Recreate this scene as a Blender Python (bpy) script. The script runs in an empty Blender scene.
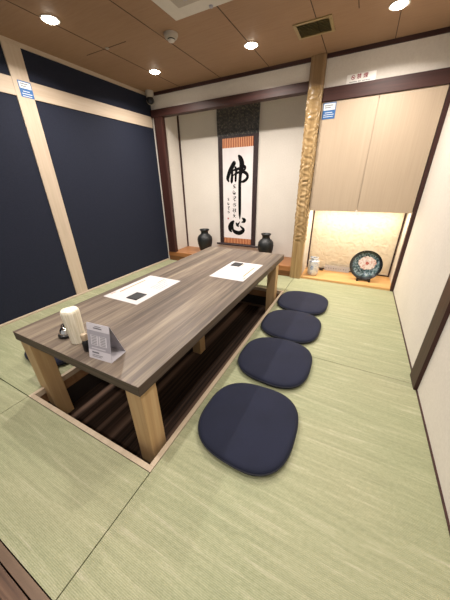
import bpy, bmesh, math, random
from mathutils import Vector, Matrix
random.seed(7)
PI = math.pi
C = bpy.context.scene.collection

# ---------------------------------------------------------------- materials
def lin(c):
    if isinstance(c, str):
        c = [int(c[i:i+2], 16)/255 for i in (0, 2, 4)]
    return tuple((v/12.92 if v <= .04045 else ((v+.055)/1.055)**2.4) for v in c) + (1,)

class NT:
    def __init__(s, name):
        s.m = bpy.data.materials.new(name); s.m.use_nodes = True
        s.t = s.m.node_tree; s.b = s.t.nodes['Principled BSDF']
    def n(s, kind, **kw):
        nd = s.t.nodes.new('ShaderNode'+kind)
        for k, v in kw.items():
            if k.startswith('i_'):
                key = k[2:]
                key = int(key) if key.isdigit() else key.replace('_', ' ')
                nd.inputs[key].default_value = v
            else: setattr(nd, k, v)
        return nd
    def l(s, a, b): s.t.links.new(a, b)
    def coords(s, scale=(1, 1, 1), loc=(0, 0, 0), rot=(0, 0, 0)):
        tc = s.n('TexCoord'); mp = s.n('Mapping')
        mp.inputs['Scale'].default_value = scale; mp.inputs['Location'].default_value = loc
        mp.inputs['Rotation'].default_value = rot
        s.l(tc.outputs['Object'], mp.inputs['Vector']); return mp.outputs['Vector']
    def noise(s, vec, scale=5, detail=4, rough=.5, dist=0):
        nd = s.n('TexNoise'); nd.inputs['Scale'].default_value = scale; nd.inputs['Detail'].default_value = detail
        nd.inputs['Roughness'].default_value = rough; nd.inputs['Distortion'].default_value = dist
        s.l(vec, nd.inputs['Vector']); return nd.outputs['Fac']
    def ramp(s, fac, stops, interp='LINEAR'):
        r = s.n('ValToRGB'); e = r.color_ramp.elements; r.color_ramp.interpolation = interp
        while len(e) < len(stops): e.new(.5)
        for k, (p, c) in enumerate(stops): e[k].position = p; e[k].color = lin(c) if not isinstance(c, tuple) else c
        s.l(fac, r.inputs['Fac']); return r.outputs['Color']
    def mix(s, fac, a, b, mode='MIX'):
        m = s.n('MixRGB', blend_type=mode)
        for sock, v in ((m.inputs[0], fac), (m.inputs[1], a), (m.inputs[2], b)):
            if isinstance(v, (int, float)): sock.default_value = v
            elif isinstance(v, tuple): sock.default_value = v
            elif isinstance(v, str): sock.default_value = lin(v)
            else: s.l(v, sock)
        return m.outputs[0]
    def base(s, col):
        if isinstance(col, (str, tuple)): s.b.inputs['Base Color'].default_value = lin(col) if isinstance(col, str) else col
        else: s.l(col, s.b.inputs['Base Color'])
        return s
    def set(s, rough=.6, metal=0, spec=.5, sheen=0, coat=0):
        s.b.inputs['Roughness'].default_value = rough; s.b.inputs['Metallic'].default_value = metal
        s.b.inputs['Specular IOR Level'].default_value = spec; s.b.inputs['Sheen Weight'].default_value = sheen
        s.b.inputs['Coat Weight'].default_value = coat
        return s
    def bump(s, h, strength=.3, dist=.01):
        b = s.n('Bump'); b.inputs['Strength'].default_value = strength; b.inputs['Distance'].default_value = dist
        s.l(h, b.inputs['Height']); s.l(b.outputs['Normal'], s.b.inputs['Normal']); return s

def plain(name, col, rough=.6, metal=0, spec=.5, amp=.06, scale=30, **kw):
    t = NT(name); f = t.noise(t.coords(), scale, 3)
    c = lin(col)
    lo = tuple(v*(1-amp) for v in c[:3])+(1,); hi = tuple(min(1, v*(1+amp)) for v in c[:3])+(1,)
    t.base(t.ramp(f, [(.35, lo), (.65, hi)])); t.set(rough, metal, spec, **kw); return t.m

def wood(name, stops, axis='y', freq=14, stretch=22, rough=.5, bump=.08, spec=.4, coat=0, dist=.6):
    t = NT(name); sc = {'x': (1, stretch, stretch), 'y': (stretch, 1, stretch), 'z': (stretch, stretch, 1)}[axis]
    v = t.coords(sc); f = t.noise(v, freq/10, 6, .6, dist)
    t.base(t.ramp(f, stops)); t.set(rough, 0, spec, coat=coat); t.bump(f, bump, .003); return t.m

def emis(name, col, strength):
    t = NT(name); t.base(col); t.b.inputs['Emission Color'].default_value = lin(col)
    t.b.inputs['Emission Strength'].default_value = strength; return t.m

M = {}
# tatami : ribs run along x, grey-green rush with paler streaks
t = NT('tatami')
v = t.coords()
rib = t.n('TexWave', wave_type='BANDS', bands_direction='Y'); rib.inputs['Scale'].default_value = 56; rib.inputs['Distortion'].default_value = 1.6
rib.inputs['Detail'].default_value = 1; t.l(v, rib.inputs['Vector'])
st = t.noise(t.coords((2.6, 40, 1)), 1.0, 5, .66, .6)
fine = t.noise(t.coords((55, 120, 1)), 1.0, 3, .75)
big = t.noise(t.coords((.8, 1.5, 1)), 1.2, 2)
c1 = t.ramp(st, [(.3, '737957'), (.45, '888e69'), (.57, '9b9e7a'), (.68, 'bcb79e')])
c2 = t.mix(.36, c1, t.ramp(fine, [(.3, '6b6e58'), (.7, 'bab7a3')]), 'MIX')
c3 = t.mix(.22, c2, t.ramp(rib.outputs['Color'], [(.1, '5c5f47'), (.8, 'b4b295')]), 'MIX')
c4 = t.mix(.25, c3, t.ramp(big, [(.35, '858f68'), (.65, 'a29f7c')]), 'MIX')
t.base(c4); t.set(.62, 0, .3)
hgt = t.mix(.5, rib.outputs['Color'], fine); t.bump(hgt, .28, .004); M['tatami'] = t.m

M['navy'] = plain('navy_panel', '1c202e', .8, amp=.12, scale=120, spec=.2)
M['cream'] = None
t = NT('cream_plaster'); f = t.noise(t.coords(), 60, 5, .6); g = t.noise(t.coords(), 3, 3)
t.base(t.mix(.5, t.ramp(f, [(.3, 'cec7bf'), (.7, 'ddd7cf')]), t.ramp(g, [(.3, 'd0cac1'), (.7, 'dad4cb')]))); t.set(.85, 0, .2); t.bump(f, .12, .004); M['cream'] = t.m
t = NT('textured_alcove_paper'); vv = t.coords()
vo = t.n('TexVoronoi', feature='SMOOTH_F1'); vo.inputs['Scale'].default_value = 26; nz = t.n('TexNoise'); nz.inputs['Scale'].default_value = 9
t.l(vv, nz.inputs['Vector']); mv = t.mix(.12, vv, nz.outputs['Color'], 'ADD'); t.l(mv, vo.inputs['Vector'])
t.base(t.ramp(vo.outputs['Distance'], [(.1, 'd9cdb6'), (.6, 'e2d8c4')])); t.set(.8, 0, .2); t.bump(vo.outputs['Distance'], .55, .012); M['alcove'] = t.m
M['dark'] = wood('dark_red_brown_lacquered_wood', [(.3, '2d1613'), (.7, '42241f')], 'x', rough=.55, bump=.03)
M['dark_z'] = wood('dark_red_brown_post_wood', [(.3, '2d1613'), (.7, '42241f')], 'z', rough=.5, bump=.03)
M['light_z'] = wood('pale_wood_upright', [(.3, 'b09f8b'), (.7, 'bdad9a')], 'z', rough=.6, bump=.03)
M['light_y'] = wood('pale_wood_rail', [(.3, 'b09f8b'), (.7, 'bdad9a')], 'y', rough=.6, bump=.03)
M['frame'] = wood('pale_pit_frame_wood', [(.3, 'ab9a84'), (.7, 'bfae98')], 'y', rough=.5, bump=.03)
M['ceiling'] = None
t = NT('brown_ceiling_board'); f = t.noise(t.coords((3, 40, 3)), 2, 5, .6); g = t.noise(t.coords(), 1.5, 2)
t.base(t.mix(.4, t.ramp(f, [(.3, '917359'), (.7, 'a08268')]), t.ramp(g, [(.3, '8f7158'), (.7, 'a18369')]))); t.set(.65, 0, .3); M['ceiling'] = t.m
M['seam'] = plain('ceiling_seam', '3a281c', .8)
M['cabinet'] = wood('pale_cabinet_veneer', [(.3, 'ab9984'), (.7, 'b3a18b')], 'z', freq=20, stretch=40, rough=.5, bump=.01)
M['alcove_floor'] = wood('alcove_floor_wood', [(.3, 'b98b57'), (.7, 'd3a870')], 'x', rough=.35, bump=.03)
M['step'] = wood('orange_brown_step_wood', [(.3, '8d5c34'), (.7, 'a8744a')], 'x', rough=.35, bump=.03)
M['pillar'] = wood('golden_pillar_wood', [(.25, '7d6440'), (.5, '9a7f57'), (.75, 'b39a74')], 'z', rough=.33, bump=.06, coat=.2)
M['pillar_top'] = wood('brown_pillar_wood', [(.25, '7a6144'), (.75, '947a5a')], 'z', rough=.4, bump=.06)
M['leg'] = wood('table_leg_wood', [(.25, 'a88a64'), (.5, 'b8986e'), (.75, 'c7ac84')], 'z', rough=.5, bump=.05)
M['pit_lit_band'] = wood('pit_wall_lit_wood', [(.3, '7b5b3e'), (.7, '977453')], 'x', rough=.5)  # lighter brown paints in the light on the top of the pit walls
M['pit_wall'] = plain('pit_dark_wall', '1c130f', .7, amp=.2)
M['corridor'] = wood('corridor_plank_wood', [(.25, '33231a'), (.5, '5a4233'), (.75, '7c6350')], 'x', freq=20, stretch=26, rough=.45)
M['sill'] = wood('sill_wood', [(.3, '5c493a'), (.7, '76604e')], 'x', rough=.5)

# table laminate: grey-brown boards, streaks along y
t = NT('table_laminate')
a = t.noise(t.coords((9, .5, 9)), 1.0, 5, .62, .3); b = t.noise(t.coords((60, 1.6, 60)), 1.0, 5, .65, .2)
ca = t.ramp(a, [(.32, '3b332f'), (.43, '54493f'), (.5, '5d5149'), (.57, '75695c'), (.66, '988b79')])
cb = t.ramp(b, [(.32, '3d342f'), (.5, '63574e'), (.68, '94866f')])
t.base(t.mix(.42, ca, cb)); t.set(.42, 0, .4); t.bump(b, .05, .002); M['table'] = t.m
t = NT('table_edge_laminate')
a = t.noise(t.coords((2, 2, 60)), 1.2, 5, .6)
t.base(t.ramp(a, [(.3, '3b312b'), (.7, '5a4d43')])); t.set(.5, 0, .35); M['table_edge'] = t.m

# pit carpet: dark brown with fine lines along y and two paler runs
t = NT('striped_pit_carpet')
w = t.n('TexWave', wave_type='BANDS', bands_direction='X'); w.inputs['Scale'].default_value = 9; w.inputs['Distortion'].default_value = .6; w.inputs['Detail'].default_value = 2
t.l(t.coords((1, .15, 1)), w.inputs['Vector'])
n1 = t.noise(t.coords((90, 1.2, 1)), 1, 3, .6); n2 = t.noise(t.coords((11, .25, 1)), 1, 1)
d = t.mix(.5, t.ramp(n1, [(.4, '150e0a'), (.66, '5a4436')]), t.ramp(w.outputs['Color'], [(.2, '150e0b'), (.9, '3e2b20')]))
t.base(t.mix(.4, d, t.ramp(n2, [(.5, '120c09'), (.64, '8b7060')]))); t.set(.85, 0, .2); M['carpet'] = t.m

t = NT('navy_cushion_fabric'); f = t.noise(t.coords(), 420, 3); g = t.noise(t.coords(), 7, 3)
t.base(t.mix(.5, t.ramp(f, [(.3, '121524'), (.7, '1f2337')]), t.ramp(g, [(.3, '151929'), (.7, '1d2135')]))); t.set(.85, 0, .25, sheen=.03); t.bump(f, .15, .002); M['cushion'] = t.m
M['piping'] = plain('cushion_seam', '141722', .8)
M['ink'] = plain('black_ink', '050506', .8, spec=.15)
M['paper'] = plain('white_paper', 'bbb8b9', .85, amp=.02)
M['scroll_paper'] = plain('scroll_paper', 'd8d3d4', .8, amp=.03, scale=8)
t = NT('scroll_brocade'); v = t.coords()
vo = t.n('TexVoronoi'); vo.inputs['Scale'].default_value = 34; t.l(v, vo.inputs['Vector'])
ck = t.n('TexBrick'); ck.inputs['Scale'].default_value = 16; ck.inputs['Mortar Size'].default_value = .06
t.l(t.coords((1, 1, 1), rot=(PI/2, .5, 0)), ck.inputs['Vector']); ck.inputs['Color1'].default_value = lin('50504f'); ck.inputs['Color2'].default_value = lin('88867a'); ck.inputs['Mortar'].default_value = lin('17171b')
t.base(t.mix(.45, ck.outputs['Color'], t.ramp(vo.outputs['Distance'], [(.1, 'b5a888'), (.35, '58585c'), (.7, '303138')]))); t.set(.32, .3, .7); t.bump(vo.outputs['Distance'], .35, .006); M['brocade'] = t.m
t = NT('scroll_side_brocade'); f = t.noise(t.coords((30, 1, 8)), 2, 3)
t.base(t.ramp(f, [(.35, '1d1114'), (.65, '38282a')])); t.set(.5, .1, .5); M['brocade_side'] = t.m
t = NT('orange_gold_brocade'); w = t.n('TexWave', wave_type='BANDS', bands_direction='X'); w.inputs['Scale'].default_value = 11; w.inputs['Distortion'].default_value = 1.5
t.l(t.coords(), w.inputs['Vector']); t.base(t.ramp(w.outputs['Color'], [(.2, '8a3f22'), (.55, 'b96a42'), (.85, 'd9a57c')])); t.set(.45, .2, .5); M['orange'] = t.m
t = NT('black_vase_glaze'); f = t.noise(t.coords(), 40, 4); t.base(t.ramp(f, [(.3, '090b0d'), (.7, '14181b')])); t.set(.5, 0, .5); t.bump(f, .2, .004); M['vase'] = t.m
M['black'] = plain('black_plastic', '111113', .4)
M['black_wood'] = plain('black_stand_wood', '120d0c', .4)
M['white'] = plain('white_plastic', 'c9c4bc', .45, amp=.02)
M['grey'] = plain('light_grey_plastic', 'a39b90', .5, amp=.03)
M['chrome'] = plain('chrome', 'd8d8d8', .12, 1, amp=.02)
M['blue'] = plain('sticker_blue', '2a5f98', .55, amp=.04)
M['sticker_white'] = plain('sticker_white', 'd4dade', .45, amp=.02)
M['red'] = plain('sign_red', '96303a', .5)
M['grey_ink'] = plain('grey_print', '6d6d74', .6)
M['orange_ink'] = plain('orange_print', 'c97b4a', .6)
M['card'] = plain('card_white', 'cfcbd2', .5, amp=.02)
M['card_grey'] = plain('card_grey_print', 'a29fa8', .5, amp=.03)
M['tan'] = plain('tan_cap', 'a8967e', .4)
t = NT('cream_napkin_paper'); f = t.noise(t.coords((120, 120, 4)), 1, 3); t.base(t.ramp(f, [(.3, 'cdc4ac'), (.7, 'ece6d6')])); t.set(.7, 0, .3); M['napkin'] = t.m
M['vent'] = plain('brass_vent_frame', '9d8a63', .45, .2)
M['vent_dark'] = plain('olive_vent_slat', '6f6440', .5, .1)
M['glow'] = emis('downlight_lens', 'fff2de', 40)
M['led'] = emis('led_strip', 'ffe6b8', 14)
t = NT('porcelain_blue_white'); f = t.noise(t.coords(), 22, 5, .65, 1.2)
t.base(t.ramp(f, [(.36, '7585a4'), (.43, 'b4bac6'), (.49, 'd2d0ca')])); t.set(.2, 0, .5, coat=.4); M['porcelain'] = t.m
t = NT('plate_glaze')
tc = t.coords(); f = t.noise(tc, 26, 5, .6, 1.5); g = t.noise(t.coords(loc=(3, 1, 5)), 15, 4, .6, 1)
ln = t.n('VectorMath', operation='LENGTH'); t.l(tc, ln.inputs[0])
pat = t.mix(.5, t.ramp(f, [(.38, '10161c'), (.5, '3c5a66'), (.6, 'a4b4bb')]), t.ramp(g, [(.4, '0f141a'), (.55, '33504a'), (.7, '8593b8')]))
rim = t.ramp(ln.outputs['Value'], [(.148, (1, 1, 1, 1)), (.166, (0, 0, 0, 1))])
t.base(t.mix(rim, '101216', pat)); t.set(.2, 0, .5, coat=.5); M['plate'] = t.m
t = NT('peony_glaze'); f = t.noise(t.coords(), 45, 3); t.base(t.ramp(f, [(.33, 'bd877d'), (.43, 'd2b6ab'), (.55, 'ddd3cc')])); t.set(.25, 0, .5); M['peony'] = t.m
M['peony_core'] = plain('peony_core', 'a94e42', .3)

# ---------------------------------------------------------------- mesh helpers
def box(bm, x0, x1, y0, y1, z0, z1, bev=0):
    r = bmesh.ops.create_cube(bm, size=1)
    for v in r['verts']:
        v.co = Vector(((x0+x1)/2+v.co.x*(x1-x0), (y0+y1)/2+v.co.y*(y1-y0), (z0+z1)/2+v.co.z*(z1-z0)))
    if bev:
        es = list({e for v in r['verts'] for e in v.link_edges})
        bmesh.ops.bevel(bm, geom=es, offset=bev, segments=2, affect='EDGES', profile=.6)
    return bm
def lathe(bm, prof, seg=48, cx=0, cy=0, cz=0):
    rings = []
    for r, z in prof:
        if r < 1e-5: rings.append([bm.verts.new((cx, cy, cz+z))])
        else: rings.append([bm.verts.new((cx+r*math.cos(2*PI*k/seg), cy+r*math.sin(2*PI*k/seg), cz+z)) for k in range(seg)])
    for a, b in zip(rings, rings[1:]):
        for k in range(seg):
            k2 = (k+1) % seg
            if len(a) == 1 and len(b) == 1: continue
            if len(a) == 1: bm.faces.new((a[0], b[k], b[k2]))
            elif len(b) == 1: bm.faces.new((a[k], b[0], a[k2]))
            else: bm.faces.new((a[k], b[k], b[k2], a[k2]))
    bmesh.ops.recalc_face_normals(bm, faces=bm.faces[:]); return bm
def cyl(bm, p0, p1, r0, r1=None, seg=24):
    p0, p1 = Vector(p0), Vector(p1); d = p1-p0; r1 = r0 if r1 is None else r1
    m = Matrix.Translation((p0+p1)/2) @ d.to_track_quat('Z', 'Y').to_matrix().to_4x4()
    bmesh.ops.create_cone(bm, cap_ends=True, segments=seg, radius1=r0, radius2=r1, depth=d.length, matrix=m); return bm
def poly(bm, pts):
    return bm.faces.new([bm.verts.new(p) for p in pts])
def obj(name, bm, mat, parent=None, smooth=False, loc=None):
    me = bpy.data.meshes.new(name); bm.to_mesh(me); bm.free()
    me.materials.append(mat)
    if smooth:
        for p in me.polygons: p.use_smooth = True
        try: me.set_sharp_from_angle(angle=math.radians(40))
        except Exception: pass
    o = bpy.data.objects.new(name, me); C.objects.link(o)
    if parent: o.parent = parent
    if loc: o.location = loc
    return o
def B(*a, **k): return box(bmesh.new(), *a, **k)
def tag(o, label, cat, group=None):
    o['label'] = label; o['category'] = cat
    if group: o['group'] = group
    return o
def thing(name, label, cat, loc=(0, 0, 0), rotz=0, group=None):
    o = bpy.data.objects.new(name, None); C.objects.link(o); o.empty_display_size = .05
    o.location = loc; o.rotation_euler = (0, 0, rotz); return tag(o, label, cat, group)
def struct(name, bm, mat, label=None, cat=None, smooth=False):
    o = obj(name, bm, mat, smooth=smooth); o['kind'] = 'structure'
    o['label'] = label or name.replace('_', ' '); o['category'] = cat or name.split('_')[0]
    return o
def text_mesh(name, s, size, mat, parent, loc, rot, align='CENTER', off=.0):
    cu = bpy.data.curves.new(name, 'FONT'); cu.body = s; cu.size = size; cu.align_x = align; cu.align_y = 'CENTER'; cu.extrude = .0004; cu.offset = off
    to = bpy.data.objects.new(name+'_tmp', cu); C.objects.link(to)
    bpy.context.view_layer.update()
    me = bpy.data.meshes.new_from_object(to.evaluated_get(bpy.context.evaluated_depsgraph_get()))
    bpy.data.objects.remove(to); me.materials.clear(); me.materials.append(mat); me.name = name
    o = bpy.data.objects.new(name, me); C.objects.link(o); o.parent = parent; o.location = loc; o.rotation_euler = rot
    return o

# ---------------------------------------------------------------- room measurements (metres)
XL, XR = -2.95, .547
YB = 3.425            # front plane of the tokonoma and cupboard
YD = 3.9              # their back walls
H = 2.40
PX0, PX1, PY0, PY1 = -1.722, -.665, .457, 2.87     # outer edge of the leg-pit frame
YF = -1.6             # open end behind the camera
PZ = -.275

# floor -------------------------------------------------------------------------------------------
bm = bmesh.new()
box(bm, XL-.1, PX0+.005, 0, 4.0, -.08, -.03); box(bm, PX1-.005, XR+.1, 0, 4.0, -.08, -.03)
box(bm, PX0, PX1, 0, PY0+.005, -.08, -.03); box(bm, PX0, PX1, PY1-.005, 4.0, -.08, -.03)
floor = struct('floor', bm, M['pit_wall'], 'green tatami floor of the room', 'floor')
g = .0022
def mat_(x0, x1, y0, y1): obj('tatami_mat', B(x0+g, x1-g, y0+g, y1-g, -.03, 0, bev=.002), M['tatami'], floor)
SX = PX1
mat_(SX, XR, 0, 1.69); mat_(SX, XR, 1.69, YB)
mat_(PX0, SX, 0, PY0); mat_(XL, PX0, 0, PY0)
mat_(XL, PX0, PY0, 1.69); mat_(XL, PX0, 1.69, YB)
mat_(PX0, SX, PY1, YB)
sill = struct('trim_1', B(XL, XR, -.030, -.001, -.08, .001, bev=.001), M['sill'], 'brown wooden sill at the near edge of the tatami', 'sill')
bm = bmesh.new()
yy = -.034
box(bm, XL, XR, YF, .01, -.12, -.085)
while yy > YF:
    box(bm, XL, XR, yy-.043, yy, -.09, -.006, bev=.002); yy -= .046
struct('floor', bm, M['corridor'], 'dark brown plank floor in front of the tatami', 'floor')

# leg pit -----------------------------------------------------------------------------------------
fw = .027
def strut(n, bm, m, label, cat): return struct(n, bm, m, label, cat)
bm = bmesh.new()
box(bm, PX0, PX1, PY0, PY0+fw, -.04, .003, bev=.002); box(bm, PX0, PX1, PY1-fw, PY1, -.04, .003, bev=.002)
box(bm, PX0, PX0+fw, PY0+fw, PY1-fw, -.04, .003, bev=.002); box(bm, PX1-fw, PX1, PY0+fw, PY1-fw, -.04, .003, bev=.002)
struct('trim_2', bm, M['frame'], 'pale wooden frame round the sunken leg pit', 'frame')
bm = bmesh.new(); ix0, ix1, iy0, iy1 = PX0+.012, PX1-.012, PY0+.012, PY1-.012
for a in ((ix0-.02, ix0, iy0, iy1), (ix1, ix1+.02, iy0, iy1), (ix0, ix1, iy0-.02, iy0), (ix0, ix1, iy1, iy1+.02)): box(bm, *a, -.125, -.035)
struct('trim_3', bm, M['pit_lit_band'], 'lit upper band of the leg pit walls, painted in lighter brown', 'board')
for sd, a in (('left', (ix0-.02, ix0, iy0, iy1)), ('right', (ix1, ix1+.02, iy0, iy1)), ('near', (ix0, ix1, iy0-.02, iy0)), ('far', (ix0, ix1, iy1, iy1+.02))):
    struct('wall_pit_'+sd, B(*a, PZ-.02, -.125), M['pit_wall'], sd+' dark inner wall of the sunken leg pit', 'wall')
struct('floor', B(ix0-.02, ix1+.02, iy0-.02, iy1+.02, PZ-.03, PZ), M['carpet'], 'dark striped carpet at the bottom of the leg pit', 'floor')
bm = bmesh.new(); box(bm, ix0, ix1, iy1-.02, iy1, PZ, PZ+.022)
struct('trim_4', bm, M['sill'], 'thin wooden strip along the far bottom edge of the pit', 'trim')

# left wall ---------------------------------------------------------------------------------------
struct('wall_left', B(XL-.10, XL-.012, YF, YB+.1, -.05, H+.05), M['navy'], 'dark navy panelled wall on the left', 'wall')
struct('trim_5', B(XL-.013, XL, 1.64, 1.79, 0, H, bev=.002), M['light_z'], 'wide pale wooden upright on the navy wall', 'trim')
bm = bmesh.new(); box(bm, XL-.013, XL-.002, 1.79, YB, 1.995, 2.13, bev=.002); box(bm, XL-.013, XL-.002, YF, 1.64, 1.995, 2.13, bev=.002)
struct('trim_6', bm, M['light_y'], 'pale wooden rail across the navy wall', 'trim')
struct('trim_7', B(XL-.013, XL+.004, YF, YB, 2.365, H, bev=.002), M['light_y'], 'thin pale strip where navy wall meets ceiling', 'trim')
struct('baseboard_left', B(XL-.013, XL+.012, YF, YB, 0, .018, bev=.002), M['light_y'], 'thin pale baseboard along the navy wall', 'baseboard')

# right wall --------------------------------------------------------------------------------------
struct('wall_right', B(XR, XR+.1, YF, 4.0, -.05, H+.05), M['cream'], 'cream plaster wall on the right', 'wall')
struct('trim_8', B(XR-.022, XR+.005, 1.63, 1.785, 0, H, bev=.003), M['dark_z'], 'dark red-brown upright on the right wall', 'trim')
struct('baseboard_right', B(XR-.008, XR+.002, YF, YB, 0, .007), M['dark'], 'very thin dark baseboard on the right wall', 'baseboard')

# ceiling -----------------------------------------------------------------------------------------
ceil = struct('ceiling', B(XL-.1, XR+.1, YF, YB+.1, H, H+.06), M['ceiling'], 'brown board ceiling with thin dark seams', 'ceiling')
bm = bmesh.new()
for x in (-2.41, -1.80, -1.187, -.581, 0): box(bm, x-.003, x+.003, YF, YB, H-.0015, H+.01)
box(bm, -2.66, -2.13, 2.243, 2.249, H-.0015, H+.01); box(bm, -.581, 0, 1.2, 1.206, H-.0015, H+.01)
box(bm, -.283, -.277, 2.60, 2.76, H-.0015, H+.01)
obj('board_seam', bm, M['seam'], ceil)

# tokonoma / cupboard shell ------------------------------------------------------------------------
TX0, TX1 = -2.84, -.72
bm = bmesh.new(); box(bm, XL-.1, TX0-.0, YB+.02, YD+.1, -.05, H); box(bm, TX0-.01, XR+.1, YD, YD+.1, -.05, H)
box(bm, TX0, XR, YB+.1, YD, 2.3, H)
struct('wall_back', bm, M['cream'], 'cream plaster back wall of the display recess', 'wall')
bm = bmesh.new(); box(bm, XL, -.72, YB+.004, YB+.1, 2.19, H); box(bm, -.60, XR, YB+.004, YB+.1, 2.10, H); 
struct('wall_upper', bm, M['cream'], 'cream wall band between beam and ceiling', 'wall')
struct('trim_9', B(XL+.004, XR, YB-.012, YB+.01, 2.365, H-.0), M['dark'], 'dark trim under the ceiling at the back', 'trim')
struct('trim_10', B(XL, -.735, YB-.018, YB+.09, 2.12, 2.208, bev=.003), M['dark'], 'dark red-brown beam over the scroll recess', 'beam')
struct('trim_11', B(-.575, XR, YB-.018, YB+.09, 2.008, 2.125, bev=.003), M['dark'], 'dark red-brown beam over the cupboard doors', 'beam')
struct('trim_12', B(-2.91, -2.765, YB-.012, YB+.06, .15, 2.12, bev=.003), M['dark_z'], 'dark red-brown corner post beside the navy wall', 'post')
struct('trim_13', B(TX0-.005, TX0+.022, YD-.02, YD+.002, .15, 2.3), M['dark_z'], 'thin dark batten in the corner of the scroll recess', 'trim')
struct('wall_recess', B(-.70, -.60, YB+.03, YD+.02, -.02, H), M['cream'], 'cream dividing wall between scroll recess and cupboard', 'wall')
# raised floor of the scroll recess
bm = bmesh.new(); box(bm, -2.93, -.715, YB, YD+.01, .075, .15, bev=.004)
st_ = struct('floor', bm, M['step'], 'raised orange-brown wooden floor of the scroll recess', 'floor')
obj('riser', B(-2.93, -.715, YB+.012, YB+.05, -.01, .076), wood('riser_wood', [(.3, '6b4426'), (.7, '825833')], 'x', rough=.45), st_)
# cupboard niche
struct('floor', B(-.60, XR, YB-.004, YD+.01, -.02, .03, bev=.003), M['alcove_floor'], 'pale wooden floor of the lit niche under the cupboard', 'floor')
bm = bmesh.new(); box(bm, -.60, XR, YD-.006, YD+.0, .03, 1.2)
struct('wall_niche', bm, M['alcove'], 'textured cream paper wall at the back of the niche', 'wall')
bm = bmesh.new(); box(bm, -.60, -.585, YB+.03, YD, .03, 1.0); box(bm, .53, XR, YB+.05, YD, .03, 1.0)
struct('wall_niche_side', bm, M['cream'], 'cream side walls of the niche', 'wall')
bm = bmesh.new(); box(bm, -.585, -.567, YD-.022, YD-.004, .03, .95); box(bm, .505, .522, YD-.022, YD-.004, .03, .95); box(bm, -.567, .505, YD-.02, YD-.004, .03, .045)
struct('trim_14', bm, M['dark_z'], 'thin dark battens edging the back of the niche', 'trim')
struct('trim_15', B(.509, XR, YB-.012, YB+.05, 0, 2.01, bev=.003), M['dark_z'], 'dark narrow post right of the cupboard', 'post')

# pillar ------------------------------------------------------------------------------------------
pil = thing('alcove_pillar', 'golden wooden pillar with rippled carved surface between scroll and cupboard', 'pillar', (-.656, YB+.02, 0))
def pillar_bm(z0, z1, hw, hd, ripple, nz):
    bm = bmesh.new(); nu = 64; rows = []
    for j in range(nz+1):
        z = z0+(z1-z0)*j/nz; ring = []
        for k in range(nu):
            a = 2*PI*k/nu; ca, sa = math.cos(a), math.sin(a); e = .42
            x = hw*math.copysign(abs(ca)**e, ca); y = hd*math.copysign(abs(sa)**e, sa)
            if ripple:
                env = min(1, (z-z0)/.05, (z1-z)/.05); s = a*5
                hgt = (math.sin(s*2.4+1.9*math.sin(z*38)) * math.sin(z*58+2.0*math.sin(a*3+z*9)) + .4*math.sin(z*33+a*7+1.5*math.sin(z*71)))
                f = 1+ripple*max(-.9, hgt)*env; x *= f; y *= f
            ring.append(bm.verts.new((x, y, z)))
        rows.append(ring)
    for a, b in zip(rows, rows[1:]):
        for k in range(nu): bm.faces.new((a[k], a[(k+1) % nu], b[(k+1) % nu], b[k]))
    bm.faces.new(rows[0][::-1]); bm.faces.new(rows[-1]); return bm
obj('base', pillar_bm(0, .48, .078, .062, 0, 4), M['pillar'], pil, True)
obj('carved_shaft', pillar_bm(.48, 2.15, .077, .062, .085, 520), M['pillar'], pil, True)
obj('top', pillar_bm(2.15, H, .08, .062, 0, 4), M['pillar_top'], pil, True)

# cupboard ----------------------------------------------------------------------------------------
cup = thing('wall_cupboard', 'pale wooden two-door wall cupboard above the lit niche', 'cupboard', (-.035, YB, .913))
cx = -.035
def L(bm): 
    for v in bm.verts: v.co -= Vector((cx, YB, .913))
    return bm
obj('carcass', L(B(-.575, 0.505, YB+.02, YD-.01, .93, 2.05)), M['cabinet'], cup)
obj('door', L(B(-.572, cx-.0035, YB-.004, YB+.018, .913, 2.006, bev=.0015)), M['cabinet'], cup)
obj('door', L(B(cx+.0035, .503, YB-.004, YB+.018, .913, 2.006, bev=.0015)), M['cabinet'], cup)
obj('catch', L(B(cx-.014, cx+.012, YB-.01, YB+.0, .905, .925, bev=.002)), M['white'], cup)
led = tag(obj('led_strip', B(-.53, .48, YD-.24, YD-.20, .912, .93), M['led']), 'glowing warm light strip fixed under the wall cupboard', 'light')

# small notices -----------------------------------------------------------------------------------
def notice(name, label, loc, rot, w, h):
    n = thing(name, label, 'sticker', loc, group=None); n.rotation_euler = rot
    # local: x right, y up, z out of wall
    obj('backing', B(-w/2, w/2, -h/2, h/2, 0, .002), M['blue'], n)
    obj('white_panel', B(-w/2+.007, w/2-.007, .006, h/2-.008, .0015, .003), M['sticker_white'], n)
    bm = bmesh.new(); 
    for k in range(2): box(bm, -w/2+.018, w/2-.03-.02*k, h*.30-.018*k, h*.30-.018*k+.007, .0028, .0036)
    obj('heading', bm, M['grey_ink'], n)
    bm = bmesh.new()
    for k, (a, b) in enumerate(((.025, .03), (.014, .014), (.014, .02))): box(bm, -w/2+a, w/2-b, -.018-.018*k, -.013-.018*k, .0018, .0028)
    obj('print', bm, M['sticker_white'], n)
    return n
notice('notice_sticker', 'blue and white notice sticker on pale upright of navy wall', (XL-.0003, 1.735, 2.057), (PI/2, 0, PI/2), .112, .122)
notice('notice_sticker', 'blue and white notice sticker on the left cupboard door', (-.492, YB-.0045, 1.925), (PI/2, 0, 0), .13, .145)
sg = thing('no_smoking_sign', 'small white no smoking sign with red print above cupboard beam', 'sign', (-.232, YB+.003, 2.163)); sg.rotation_euler = (PI/2, 0, 0)
obj('plate', B(-.13, .13, -.038, .038, 0, .003), plain('sign_white', 'f0eeea', .4, amp=.01), sg)
bm = bmesh.new(); rr = .018
pts = 32
vo_, vi_ = [], []
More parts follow.
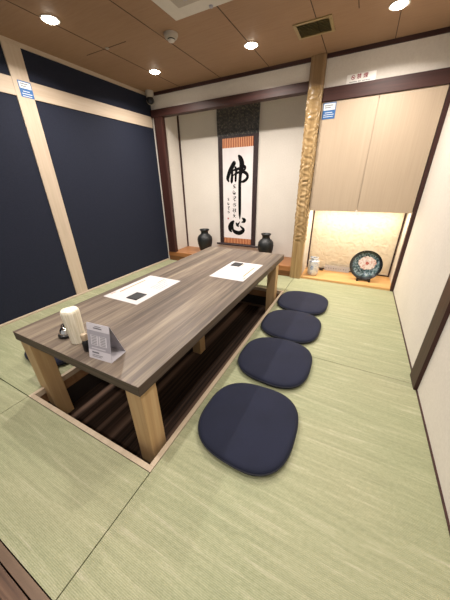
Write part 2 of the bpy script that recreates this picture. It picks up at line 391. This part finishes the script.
for k in range(pts):
    a = 2*PI*k/pts; vo_.append(bm.verts.new((-.072+rr*math.cos(a), .012+rr*math.sin(a), .0036))); vi_.append(bm.verts.new((-.072+rr*.76*math.cos(a), .012+rr*.76*math.sin(a), .0036)))
for k in range(pts): bm.faces.new((vo_[k], vo_[(k+1) % pts], vi_[(k+1) % pts], vi_[k]))
poly(bm, [(-.072-.015, .012+.009, .0037), (-.072-.011, .012+.013, .0037), (-.072+.015, .012-.009, .0037), (-.072+.011, .012-.013, .0037)])
box(bm, -.082, -.062, .0095, .0145, .003, .0036)
obj('symbol', bm, M['red'], sg)
text_mesh('character', '禁', .042, M['red'], sg, (-.018, .012, .0036), (0, 0, 0), off=.0006)
text_mesh('character', '煙', .042, M['red'], sg, (.04, .012, .0036), (0, 0, 0), off=.0006)
bm = bmesh.new(); xx = -.10
for w_ in (.012, .009, .013, .008, .012, None, .011, .009, None, .014, .011, .013, .010, .012):
    if w_ is None: xx += .01; continue
    box(bm, xx, xx+w_, -.027, -.020, .0028, .0035); xx += w_+.003
obj('small_print', bm, M['grey_ink'], sg)

# hanging scroll ----------------------------------------------------------------------------------
SY = YD-.018
scx = -1.79
scr = thing('hanging_scroll', 'tall hanging scroll with black brush calligraphy in the recess', 'scroll', (scx, SY, 0))
def S(bm):
    for v in bm.verts: v.co -= Vector((scx, SY, 0))
    return bm
def sheet(x0, x1, z0, z1, y, curve=0, nz=12, flare=0):
    bm = bmesh.new(); nx = 16; grid = []
    for j in range(nz+1):
        z = z0+(z1-z0)*j/nz; row = []
        for i in range(nx+1):
            u = i/nx*2-1; fl = flare*math.sin(j/nz*PI*.8) if u > 0 else 0
            row.append(bm.verts.new((x0+(x1-x0)*i/nx+u*fl, y-curve*math.sin(j/nz*PI)*(1+.3*u), z)))
        grid.append(row)
    for a, b in zip(grid, grid[1:]):
        for i in range(nx): bm.faces.new((a[i], a[i+1], b[i+1], b[i]))
    return bm
obj('upper_mount', S(sheet(-2.115, -1.455, 1.87, 2.30, SY-.004, .02, flare=.015)), M['brocade'], scr, True)
obj('side_mount', S(B(-2.11, -1.455, SY-.002, SY+.003, .285, 1.875)), M['brocade_side'], scr)
obj('upper_band', S(B(-2.033, -1.53, SY-.005, SY-.001, 1.715, 1.84)), M['orange'], scr)
obj('lower_band', S(B(-2.033, -1.53, SY-.005, SY-.001, .295, .385)), M['orange'], scr)
obj('paper', S(B(-2.033, -1.53, SY-.006, SY-.001, .385, 1.717)), M['scroll_paper'], scr)
bm = bmesh.new(); cyl(bm, (-2.125, SY-.02, .272), (-1.44, SY-.02, .272), .02)
obj('roller', S(bm), M['brocade_side'], scr, True)
for a, b in ((-2.165, -2.125), (-1.44, -1.40)):
    bm = bmesh.new(); cyl(bm, (a, SY-.02, .272), (b, SY-.02, .272), .017); obj('roller_knob', S(bm), M['black_wood'], scr, True)
def catmull(p, n=7):
    q = [p[0]]+p+[p[-1]]; out = []
    for i in range(1, len(q)-2):
        a, b, c, d = q[i-1], q[i], q[i+1], q[i+2]
        for k in range(n):
            s = k/n
            out.append(tuple(.5*((2*b[m])+(-a[m]+c[m])*s+(2*a[m]-5*b[m]+4*c[m]-d[m])*s*s+(-a[m]+3*b[m]-3*c[m]+d[m])*s**3) for m in range(3)))
    out.append(q[-2]); return out
def stroke(bm, pts, y, n=7):
    P = catmull(pts, n); up, dn = [], []
    for i, (x, z, w) in enumerate(P):
        a = P[max(0, i-1)]; b = P[min(len(P)-1, i+1)]; dx, dz = b[0]-a[0], b[1]-a[1]; l = math.hypot(dx, dz) or 1
        w = max(w, .0008); up.append(bm.verts.new((x-dz/l*w, y, z+dx/l*w))); dn.append(bm.verts.new((x+dz/l*w, y, z-dx/l*w)))
    for i in range(len(P)-1): bm.faces.new((up[i], up[i+1], dn[i+1], dn[i]))
    for end in (0, -1):                    # rounded ends
        x, z, w = P[end]; w = max(w, .0008)
        vs = [bm.verts.new((x+w*math.cos(2*PI*k/16), y-.0001, z+w*math.sin(2*PI*k/16))) for k in range(16)]; bm.faces.new(vs)
STR = [
[(-1.839, 1.511, 0.033), (-1.872, 1.465, 0.0345), (-1.911, 1.405, 0.0324), (-1.938, 1.344, 0.0293), (-1.948, 1.301, 0.0265), (-1.933, 1.266, 0.014)],
[(-1.869, 1.416, 0.018), (-1.873, 1.33, 0.0213), (-1.88, 1.262, 0.0231), (-1.883, 1.245, 0.0123)],
[(-1.756, 1.603, 0.0187), (-1.739, 1.582, 0.0317), (-1.715, 1.535, 0.0375), (-1.708, 1.482, 0.0404), (-1.722, 1.411, 0.0336), (-1.733, 1.327, 0.0266), (-1.74, 1.203, 0.0255), (-1.739, 1.075, 0.0254), (-1.738, 0.944, 0.025), (-1.736, 0.809, 0.0226), (-1.736, 0.747, 0.0158), (-1.735, 0.698, 0.0032)],
[(-1.815, 1.456, 0.0165), (-1.8, 1.414, 0.0195), (-1.809, 1.341, 0.018), (-1.812, 1.273, 0.0167), (-1.815, 1.257, 0.0076)],
[(-1.85, 1.418, 0.0137), (-1.782, 1.431, 0.0178), (-1.708, 1.452, 0.0204), (-1.665, 1.462, 0.0216), (-1.653, 1.438, 0.0173), (-1.681, 1.404, 0.0161)],
[(-1.85, 1.348, 0.0091), (-1.797, 1.375, 0.015), (-1.707, 1.393, 0.019), (-1.641, 1.375, 0.023), (-1.61, 1.333, 0.0216), (-1.629, 1.29, 0.0219), (-1.673, 1.262, 0.0207), (-1.709, 1.255, 0.0135)]]
STR2 = [
[(-1.852, 0.658, 0.0195), (-1.877, 0.629, 0.0361), (-1.915, 0.573, 0.037), (-1.908, 0.514, 0.0299), (-1.887, 0.49, 0.0118)],
[(-1.861, 0.612, 0.0099), (-1.861, 0.532, 0.02), (-1.82, 0.49, 0.0316), (-1.748, 0.476, 0.0341), (-1.688, 0.503, 0.0321), (-1.668, 0.539, 0.024), (-1.713, 0.58, 0.0128), (-1.733, 0.597, 0.0048)],
[(-1.798, 0.632, 0.013), (-1.775, 0.602, 0.0243), (-1.759, 0.581, 0.0097)],
[(-1.734, 0.661, 0.0048), (-1.759, 0.624, 0.0128), (-1.779, 0.595, 0.0081)],
[(-1.686, 0.717, 0.0125), (-1.654, 0.69, 0.0297), (-1.663, 0.665, 0.0234), (-1.701, 0.654, 0.0063)]]
for grp in (STR, STR2):
    bm = bmesh.new()
    for i, s in enumerate(grp): stroke(bm, s, SY-.0068-.0002*i)
    obj('large_brush_character', S(bm), M['ink'], scr)
# small columns of cursive writing (strokes in a unit square)
GL = [[[(.1, .8), (.9, .9)], [(.5, 1), (.3, .5), (.7, .4), (.2, .05)], [(.6, .5), (.9, .1)]],
      [[(.2, 1), (.1, .4), (.6, .3), (.9, .6)], [(.5, .9), (.5, 0)], [(.2, .1), (.9, .2)]],
      [[(.1, .9), (.9, 1), (.6, .6), (.1, .4)], [(.4, .6), (.5, .0), (.9, .1)]],
      [[(.2, .9), (.2, .1)], [(.1, .6), (.5, .7)], [(.6, 1), (.6, .5), (.9, .4), (.5, 0)], [(.7, .8), (.95, .85)]],
      [[(.1, 1), (.3, .6), (.05, .3), (.4, .05)], [(.5, .9), (.9, .8), (.6, .5), (.9, .3), (.5, .0)]],
      [[(.5, 1), (.2, .6), (.8, .6)], [(.5, .7), (.5, .3), (.1, .1)], [(.5, .35), (.9, .0)]]]
def column(xc, zs, w, h, pen, name):
    for i, z in enumerate(zs):
        bm = bmesh.new()
        for j, s in enumerate(GL[i % 6]):
            pts = [(xc+(u-.5)*w, z+(v_-.5)*h, pen*(.5 if k in (0, len(s)-1) else 1.1)) for k, (u, v_) in enumerate(s)]
            stroke(bm, pts, SY-.0068-.0001*j, 4)
        obj(name, S(bm), M['ink'], scr)
column(-1.832, (1.19, 1.10, 1.01, .92, .835, .75), .062, .062, .0058, 'small_brush_character')
column(-1.94, (1.0, .935, .87, .805), .04, .045, .0045, 'signature_character')
obj('seal', S(B(-1.96, -1.935, SY-.0072, SY-.006, .69, .715)), M['red'], scr)

# vases -------------------------------------------------------------------------------------------
def vase(x, y, s, label):
    prof = [(0, 0), (.072, 0), (.08, .01), (.104, .08), (.122, .16), (.13, .225), (.122, .275), (.095, .31), (.068, .328), (.06, .35), (.062, .372), (.078, .395), (.084, .405), (.078, .41), (.06, .395), (.05, .36), (.05, .33), (0, .32)]
    bm = lathe(bmesh.new(), [(r*s, z*.955) for r, z in prof], 56)
    o = tag(obj('vase', bm, M['vase'], smooth=True), label, 'vase', 'black vases beside the scroll'); o.location = (x, y, .15)
vase(-2.29, 3.65, 1.0, 'matte black vase left of the hanging scroll')
vase(-1.195, 3.65, .93, 'matte black vase right of the hanging scroll')

# niche items -------------------------------------------------------------------------------------
prof = [(0, 0), (.052, 0), (.058, .006), (.066, .02), (.071, .05), (.072, .17), (.069, .195), (.055, .208), (.052, .214), (.052, .232), (.056, .236), (.05, .238), (.046, .22), (.046, .2), (0, .195)]
jar = tag(obj('porcelain_jar', lathe(bmesh.new(), prof, 48), M['porcelain'], smooth=True), 'white porcelain jar with blue painting in the lit niche', 'jar'); jar.location = (-.445, 3.57, .03); jar.scale = (1.06, 1.06, 1.06)
pl = thing('display_plate', 'dark round display plate painted with a pink peony', 'plate', (.198, 3.615, .237)); pl.rotation_euler = (math.radians(78), 0, 0)
R_ = .19
prof = [(0, -.012), (.09, -.012), (.10, -.01), (.15, .006), (R_-.003, .021), (R_, .024), (R_-.003, .027), (.15, .014), (.105, -.001), (0, -.003)]
obj('dish', lathe(bmesh.new(), prof, 72), M['plate'], pl, True)
bm = bmesh.new(); rp = random.Random(3)
for ring, (rad, n, sz) in enumerate(((.07, 11, .034), (.045, 9, .030), (.022, 6, .024))):
    for k in range(n):
        a = 2*PI*k/n+ring*.5; px_, py_ = .012+rad*math.cos(a), .028+rad*.82*math.sin(a); zz = .004+.0015*ring + .0004*(k % 3)
        vs = [bm.verts.new((px_+sz*(1+.12*math.sin(3*b+k))*math.cos(b), py_+sz*(1+.12*math.sin(3*b+k))*math.sin(b)*.9, zz+max(0, math.hypot(px_, py_)-.08)*.35)) for b in [2*PI*q/14 for q in range(14)]]
        bm.faces.new(vs)
obj('peony', bm, M['peony'], pl)
bm = bmesh.new(); 
for k in range(5):
    a = 2*PI*k/5; vs = [bm.verts.new((.012+.012*math.cos(a)+.010*math.cos(b), .026+.012*math.sin(a)+.009*math.sin(b), .0095+.0002*k)) for b in [2*PI*q/10 for q in range(10)]]; bm.faces.new(vs)
obj('peony_centre', bm, M['peony_core'], pl)
ps = thing('plate_stand', 'small black wooden stand holding the peony plate', 'stand', (.205, 3.60, .03))
for s in (-1, 1):
    bm = bmesh.new(); box(bm, s*.07-.013, s*.07+.013, -.06, .10, 0, .022, bev=.003)
    box(bm, s*.07-.012, s*.07+.012, -.062, -.045, .015, .05, bev=.003)
    cyl(bm, (s*.07, .085, .015), (s*.06, .10, .085), .009, .007, 10)
    obj('side_leg', bm, M['black_wood'], ps)
obj('crossbar', B(-.07, .07, -.035, -.02, .008, .03, bev=.003), M['black_wood'], ps); obj('crossbar', B(-.06, .06, .085, .1, .05, .07, bev=.002), M['black_wood'], ps)
nb = thing('name_strip', 'long white printed paper strip leaning at the niche back wall', 'card', (-.15, 3.84, .03))
bm = B(-.17, .17, 0, .003, 0, .08); o_ = obj('strip', bm, M['paper'], nb); o_.rotation_euler = (-.15, 0, 0)
bm = bmesh.new(); xx = -.15
while xx < .14: box(bm, xx, xx+rp.uniform(.006, .016), -.0012, 0, .03, .045); xx += .034
o_ = obj('print', bm, M['grey_ink'], nb); o_.rotation_euler = (-.15, 0, 0)
tag(obj('black_clip', B(-.385, -.33, 3.80, 3.83, .03, .05, bev=.004), M['black']), 'tiny black block between porcelain jar and white strip', 'clip')

# table -------------------------------------------------------------------------------------------
TX_0, TX_1, TY_0, TY_1, TH = -1.757, -.718, .534, 2.93, .45
tb = thing('low_table', 'long low table with grey-brown laminate top over the leg pit', 'table', ((TX_0+TX_1)/2, (TY_0+TY_1)/2, PZ))
tcx, tcy = (TX_0+TX_1)/2, (TY_0+TY_1)/2
def T(bm):
    for v in bm.verts: v.co -= Vector((tcx, tcy, PZ))
    return bm
obj('tabletop', T(B(TX_0, TX_1, TY_0, TY_1, TH-.058, TH, bev=.0025)), M['table'], tb).data.materials.append(M['table_edge'])
tt = tb.children[0]
for p in tt.data.polygons:
    if abs(p.normal.z) < .5 : p.material_index = 1
lw = .1
for x0 in (TX_0+.012, TX_1-.012-lw):
    for y0 in (TY_0+.012, 2.66):
        obj('leg', T(B(x0, x0+lw, y0, y0+lw, PZ, TH-.058, bev=.003)), M['leg'], tb)
obj('leg', T(B(-1.225, -1.135, 1.62, 1.71, PZ, TH-.058, bev=.003)), M['leg'], tb)
obj('apron', T(B(-1.20, -1.16, TY_0+.3, TY_1-.3, TH-.095, TH-.058)), M['table_edge'], tb)

# placemats and black folders ----------------------------------------------------------------------
def placemat(x0, x1, y0, y1, label, flip):
    p = thing('paper_placemat', label, 'placemat', ((x0+x1)/2, (y0+y1)/2, TH), group='paper placemats on the low table')
    w, h = (x1-x0)/2, (y1-y0)/2
    obj('sheet', B(-w, w, -h, h, 0, .0012), M['paper'], p)
    s = -1 if flip else 1
    bm = bmesh.new(); box(bm, -s*(w-.05)-.006, -s*(w-.05)+.006, -h*.55, h*.55, .001, .0016); box(bm, -s*(w-.02)-.004, -s*(w-.02)+.004, -h*.8, -h*.6, .001, .0016)
    box(bm, s*w*.1-.004, s*w*.1+.004, h*.55, h*.9, .001, .0016)
    obj('orange_print', bm, M['orange_ink'], p)
    bm = bmesh.new()
    for k in range(4): box(bm, s*(w*.25+.03*k)-.002, s*(w*.25+.03*k)+.002, h*.1, h*(.85-.1*k), .001, .0016)
    obj('grey_print', bm, M['grey_ink'], p)
    return p
placemat(-1.69, -1.33, 1.135, 1.668, 'white printed paper placemat nearer to the camera', False)
placemat(-1.16, -.81, 1.89, 2.42, 'white printed paper placemat at the far end of table', True)
def coaster(x, y, a, label):
    o = thing('black_coaster', label, 'coaster', (x, y, TH+.0013), a, 'black coasters on the placemats')
    obj('pad', B(-.052, .052, -.058, .058, 0, .006, bev=.0025), M['black'], o)
    obj('inlay', B(-.044, .044, -.05, .05, .0055, .0068, bev=.0005), plain('charcoal_inlay', '232326', .6), o)
coaster(-1.442, 1.245, 0, 'black square coaster on the placemat nearer the camera')
coaster(-1.068, 2.322, 0, 'black square coaster on the placemat at the far end')

# table-top things at the near end -------------------------------------------------------------------
bl = thing('call_bell', 'chrome call bell with black base near the table corner', 'bell', (-1.405, .655, TH))
obj('base', lathe(bmesh.new(), [(0, 0), (.042, 0), (.044, .004), (.042, .016), (.036, .02), (0, .02)], 40), M['black'], bl, True)
obj('dome', lathe(bmesh.new(), [(.034, .021), (.034, .026), (.03, .042), (.021, .054), (.01, .059), (0, .06)], 40), M['chrome'], bl, True)
obj('button', lathe(bmesh.new(), [(0, .058), (.005, .058), (.005, .07), (.003, .073), (0, .073)], 20), M['black'], bl, True)
bm = bmesh.new()
for k in range(16):
    a0, a1 = PI*k/16, PI*(k+1)/16
    cyl(bm, (-.04*math.cos(a0), .0, .015+.06*math.sin(a0)), (-.04*math.cos(a1), .0, .015+.06*math.sin(a1)), .0035, seg=8)
obj('hoop', bm, M['black'], bl, True)
bm = bmesh.new(); rows = []; NU = 96
for j, (rr_, z) in enumerate(((.034, 0), (.038, .004), (.040, .05), (.043, .12), (.045, .185), (.0445, .195), (.040, .202), (.022, .205), (.006, .206))):
    ring = []
    for k in range(NU):
        a = 2*PI*k/NU; f = 1+.018*math.sin(a*23+1.2*math.sin(a*3))*(1 if z < .195 else .5) + .008*math.sin(a*3+z*5)
        ring.append(bm.verts.new((rr_*f*math.cos(a), rr_*f*math.sin(a), z+.0015*math.sin(a*4)*(z > .17))))
    rows.append(ring)
for a, b in zip(rows, rows[1:]):
    for k in range(NU): bm.faces.new((a[k], a[(k+1) % NU], b[(k+1) % NU], b[k]))
bm.faces.new(rows[-1]); bm.faces.new(rows[0][::-1])
nk = tag(obj('napkin_bundle', bm, M['napkin'], smooth=True), 'tall cream bundle of folded paper napkins standing beside the bell', 'napkins'); nk.location = (-1.285, .65, TH)
bt = thing('seasoning_bottle', 'small black bottle with tan cap between napkins and menu card', 'bottle', (-1.163, .618, TH))
obj('body', lathe(bmesh.new(), [(0, 0), (.018, 0), (.02, .003), (.02, .05), (.016, .06), (.011, .066), (0, .066)], 28), M['black'], bt, True)
obj('cap', lathe(bmesh.new(), [(.012, .064), (.0165, .067), (.0175, .09), (.014, .1), (0, .103)], 28), M['tan'], bt, True)
# tent card
tc = thing('menu_card', 'white and grey folded tent menu card at the near table edge', 'menu card', (-1.03, .60, TH), math.radians(6))
W, Dp, Hc = .073, .088, .188
def prism(pts, x0, x1, th=.0012):
    bm = bmesh.new()
    for (y0, z0), (y1, z1) in zip(pts, pts[1:]):
        d = Vector((0, y1-y0, z1-z0)); n_ = Vector((0, -d.z, d.y)).normalized()*th
        vs = [Vector((x0, y0, z0)), Vector((x1, y0, z0)), Vector((x1, y1, z1)), Vector((x0, y1, z1))]
        a = [bm.verts.new(v) for v in vs]; b = [bm.verts.new(v+n_) for v in vs]
        bm.faces.new(a[::-1]); bm.faces.new(b)
        for k in range(4): bm.faces.new((a[k], a[(k+1) % 4], b[(k+1) % 4], b[k]))
    bmesh.ops.recalc_face_normals(bm, faces=bm.faces[:])
    return bm
yt = .026
obj('front_panel', prism([(-.01, 0), (yt, Hc)], -W, W), M['card_grey'], tc)
obj('back_panel', prism([(yt, Hc), (Dp, .0)], -W, W), M['card_grey'], tc)
obj('bottom_flap', B(-W, W+.001, -.008, Dp, .0002, .002), M['card'], tc)
sl = (yt+.01)/Hc
def fp(x0, x1, z0, z1, lift=.0016):
    bm = bmesh.new(); f_ = lambda z: -.01+sl*z-lift
    poly(bm, [(x0, f_(z0), z0), (x1, f_(z0), z0), (x1, f_(z1), z1), (x0, f_(z1), z1)]); return bm
def fpm(rects, lift):
    bm = bmesh.new(); f_ = lambda z: -.01+sl*z-lift
    for x0, x1, z0, z1 in rects: poly(bm, [(x0, f_(z0), z0), (x1, f_(z0), z0), (x1, f_(z1), z1), (x0, f_(z1), z1)])
    return bm
obj('white_print_field', fpm([(-W, W, .152, Hc), (-W, W, .0, .048), (-.052, -.004, .075, .128), (.002, .052, .075, .128), (-.052, .04, .056, .062)], .0016), M['card'], tc)
obj('print', fpm([(-.03, .025, .164, .170), (-.02, .02, .175, .178), (-.05, -.004, .032, .040), (-.05, .02, .020, .023), (-.05, .01, .012, .015)] +
    [(-.046, -.012, .080+.0085*k, .083+.0085*k) for k in range(6)] + [(.010, .044, .080+.0085*k, .083+.0085*k) for k in range(6)], .0022), M['grey_ink'], tc)

# cushions ------------------------------------------------------------------------------------------
def cushion_bm(hx=.262, hy=.27, th=.048, e=2.75, taper=-.06):
    bm = bmesh.new(); N = 72
    def ring(s, z, o=0):
        r = []
        for k in range(N):
            a = 2*PI*k/N; c_, s_ = math.cos(a), math.sin(a)
            rad = (abs(c_)**e+abs(s_)**e)**(-1/e)
            x = hx*rad*c_*s; y = hy*rad*s_*s*(1-taper*(rad*c_))
            r.append(bm.verts.new((x, y, z)))
        return r
    prof = [(.90, 0), (.96, .004), (.99, .014), (1, .024), (.998, .032), (.985, .042), (.955, .049), (.90, .0525), (.75, .0550), (.5, .0560), (.25, .0563)]
    rs = [ring(s, z*th/.055) for s, z in prof]
    for a, b in zip(rs, rs[1:]):
        for k in range(N): bm.faces.new((a[k], a[(k+1) % N], b[(k+1) % N], b[k]))
    bm.faces.new(rs[0][::-1]); c = bm.verts.new((0, 0, .0564*th/.055))
    for k in range(N): bm.faces.new((rs[-1][k], rs[-1][(k+1) % N], c))
    return bm
def seam_bm(hx=.262, hy=.27, e=2.75, taper=-.06):
    bm = bmesh.new(); N = 72; pts = []
    for k in range(N):
        a = 2*PI*k/N; c_, s_ = math.cos(a), math.sin(a); rad = (abs(c_)**e+abs(s_)**e)**(-1/e)
        pts.append((hx*rad*c_*1.002, hy*rad*s_*1.002*(1-taper*rad*c_), .028))
    for k in range(N): cyl(bm, pts[k], pts[(k+1) % N], .0035, seg=6)
    return bm
cu = thing('floor_cushion', 'navy floor cushion nearest the camera, right of the pit', 'cushion', (-.348, .917, 0), 0, 'navy floor cushions in a row right of the pit')
obj('pad', cushion_bm(), M['cushion'], cu, True); obj('seam', seam_bm(), M['piping'], cu, True)
def copy_tree(o, loc, rz, label, group=None):
    r = o.copy(); C.objects.link(r); r.location = loc; r.rotation_euler = (0, 0, rz); r['label'] = label
    if group: r['group'] = group
    elif 'group' in r: del r['group']
    for ch in o.children:
        c_ = ch.copy(); C.objects.link(c_); c_.parent = r
    return r
gr = 'navy floor cushions in a row right of the pit'
CU = [(-.372, 1.505, 0, 'navy floor cushion second from the camera, right of the pit'),
      (-.385, 2.06, 0, 'navy floor cushion third from the camera, right of the pit'),
      (-.387, 2.605, 0, 'navy floor cushion farthest from the camera, nearest the alcove pillar')]
for x, y, a, lb in CU: copy_tree(cu, (x, y, 0), a, lb, gr)
copy_tree(cu, (-2.045, .92, 0), .06, 'navy floor cushion left of the pit, mostly hidden behind the table')

# ceiling fittings -----------------------------------------------------------------------------------
def downlight(x, y, label, group):
    d = thing('downlight', label, 'light', (x, y, H), group=group)
    obj('trim_ring', lathe(bmesh.new(), [(.054, .001), (.054, -.003), (.064, -.005), (.069, -.002), (.069, .001)], 40), M['white'], d, True)
    obj('lens', lathe(bmesh.new(), [(0, -.02), (.024, -.018), (.042, -.011), (.055, -.001), (.055, .001)], 32), M['glow'], d, True)
lab = 'recessed round ceiling downlight, '
DL = [(-2.375, 1.73, lab+'nearest the camera on the left'), (-2.36, 2.88, lab+'near the security camera in back left corner'),
      (-1.183, 2.87, lab+'in front of the hanging scroll'), (-.02, 2.86, lab+'in front of the cupboard, right of the vent')]
for x, y, lb in DL: downlight(x, y, lb, 'recessed ceiling downlights')
sm = thing('smoke_detector', 'pale round smoke detector on the ceiling beside the air unit', 'detector', (-1.705, 2.345, H))
obj('base', lathe(bmesh.new(), [(0, 0), (.06, 0), (.06, -.012), (.05, -.03), (.044, -.034), (0, -.034)], 40), M['grey'], sm, True)
obj('sensor', lathe(bmesh.new(), [(.03, -.033), (.03, -.04), (.026, -.05), (.012, -.056), (0, -.056)], 32), M['white'], sm, True)
obj('band', lathe(bmesh.new(), [(.031, -.034), (.032, -.038), (.031, -.041)], 32), M['black'], sm, True)
tag(obj('sprinkler_cap', lathe(bmesh.new(), [(0, 0), (.018, 0), (.018, -.004), (.012, -.008), (0, -.009)], 24), M['grey'], smooth=True), 'tiny round ceiling cap between the two left downlights', 'cap').location = (-2.37, 2.244, H)
ac = thing('air_conditioner', 'white square ceiling air unit at the top edge', 'air conditioner', (-1.22, 1.87, H))
obj('panel', B(-.305, .305, -.31, .31, -.022, 0, bev=.004), M['white'], ac)
obj('grille', B(-.19, .19, -.19, .19, -.026, -.02, bev=.002), M['grey'], ac)
bm = bmesh.new()
for a in ((-.2, .2, .235, .262), (-.2, .2, -.262, -.235), (-.262, -.235, -.2, .2), (.235, .262, -.2, .2)): box(bm, *[v*.55 for v in a], -.0285, -.025)
obj('air_slot', bm, M['card_grey'], ac)
cap = lathe(bmesh.new(), [(0, -.022), (.016, -.022), (.014, -.03), (0, -.031)], 20)
o_ = obj('status_light', cap, M['card_grey'], ac, True); o_.location = (.02, .285, 0)
vn = thing('air_vent', 'small rectangular brass-coloured vent grille in the ceiling', 'vent', (-.615, 2.858, H))
bm = bmesh.new(); w_, h_ = .15, .128
box(bm, -w_, w_, -h_, -h_+.024, -.008, 0); box(bm, -w_, w_, h_-.024, h_, -.008, 0); box(bm, -w_, -w_+.024, -h_+.024, h_-.024, -.008, 0); box(bm, w_-.024, w_, -h_+.024, h_-.024, -.008, 0)
obj('frame', bm, M['vent'], vn)
obj('backing', B(-w_+.02, w_-.02, -h_+.02, h_-.02, -.001, 0), M['vent_dark'], vn)
for k in range(9):
    bm = B(-w_+.023, w_-.023, -.007, .007, -.001, .001)
    o_ = obj('slat', bm, M['vent_dark'], vn); o_.location = (0, -h_+.036+k*.023, -.005); o_.rotation_euler = (.5, 0, 0)
# security camera
sc_ = thing('security_camera', 'white dome security camera in the back left ceiling corner', 'camera', (-2.86, 3.33, H))
obj('mount', lathe(bmesh.new(), [(0, 0), (.052, 0), (.054, -.01), (.052, -.065), (.046, -.075), (0, -.075)], 36), M['grey'], sc_, True)
bm = bmesh.new(); bmesh.ops.create_uvsphere(bm, u_segments=32, v_segments=20, radius=.05, matrix=Matrix.Translation((0, 0, -.105)))
obj('dome', bm, M['black'], sc_, True)
bm = bmesh.new()
N = 28
for k in range(N):
    a0, a1 = PI*k/N, PI*(k+1)/N
    cyl(bm, (.05*math.cos(a0)*.76+.005, .05*math.cos(a0)*.65, -.105-.05*math.sin(a0)), (.05*math.cos(a1)*.76+.005, .05*math.cos(a1)*.65, -.105-.05*math.sin(a1)), .006, seg=8)
obj('shroud', bm, M['grey'], sc_, True)
dirc = Vector((.55, -.75, -.35)).normalized(); p_ = Vector((0, 0, -.105))
bm = cyl(bmesh.new(), p_+dirc*.035, p_+dirc*.056, .02, .017, 24); obj('lens', bm, plain('camera_lens', '2a2c33', .1, .3), sc_, True)

# ---------------------------------------------------------------- lights
def area(name, loc, size, power, col, rot=(0, 0, 0), shape='DISK', size_y=None, spread=PI):
    l = bpy.data.lights.new(name, 'AREA'); l.shape = shape; l.size = size; l.energy = power; l.color = col; l.spread = spread
    if size_y: l.size_y = size_y
    o = bpy.data.objects.new(name, l); C.objects.link(o); o.location = loc; o.rotation_euler = rot; return o
warm = (1, .925, .845)
for x, y, _ in DL: area('downlight_lamp', (x, y, H-.022), .08, 30 if abs(x+1.183) < .1 else 21, warm, spread=math.radians(150))
for x, y in ((-.02, 1.73), (-2.36, .55), (-1.18, .55), (-.02, .55), (-1.18, -.6), (-.02, -.6)):
    area('downlight_lamp', (x, y, H-.012), .08, 11, warm, spread=math.radians(150))
area('cupboard_led_lamp', (-.035, YD-.22, .908), 1.0, 6.2, (1, .9, .76), rot=(0, 0, 0), shape='RECTANGLE', size_y=.02)
w = bpy.data.worlds.new('World'); bpy.context.scene.world = w; w.use_nodes = True
w.node_tree.nodes['Background'].inputs[0].default_value = (1, .96, .92, 1); w.node_tree.nodes['Background'].inputs[1].default_value = .42

# ---------------------------------------------------------------- camera
right = Vector((0.88865682, 0.45823025, -0.01772243)); up = Vector((-0.18308521, 0.38996432, 0.90244536)); fwd = Vector((-0.42043888, 0.79871951, -0.43043964))
cam = bpy.data.cameras.new('Camera'); co = bpy.data.objects.new('Camera', cam); C.objects.link(co)
mw = Matrix.Identity(4)
for i in range(3): mw[i][0] = right[i]; mw[i][1] = up[i]; mw[i][2] = -fwd[i]
mw[0][3], mw[1][3], mw[2][3] = 0, 0, 1.25
co.matrix_world = mw
cam.sensor_fit = 'HORIZONTAL'; cam.sensor_width = 36; cam.lens = 246.343/450*36; cam.clip_start = .02
bpy.context.scene.camera = co
vs = bpy.context.scene.view_settings; vs.view_transform = 'Standard'; vs.look = 'None'; vs.exposure = 0.1
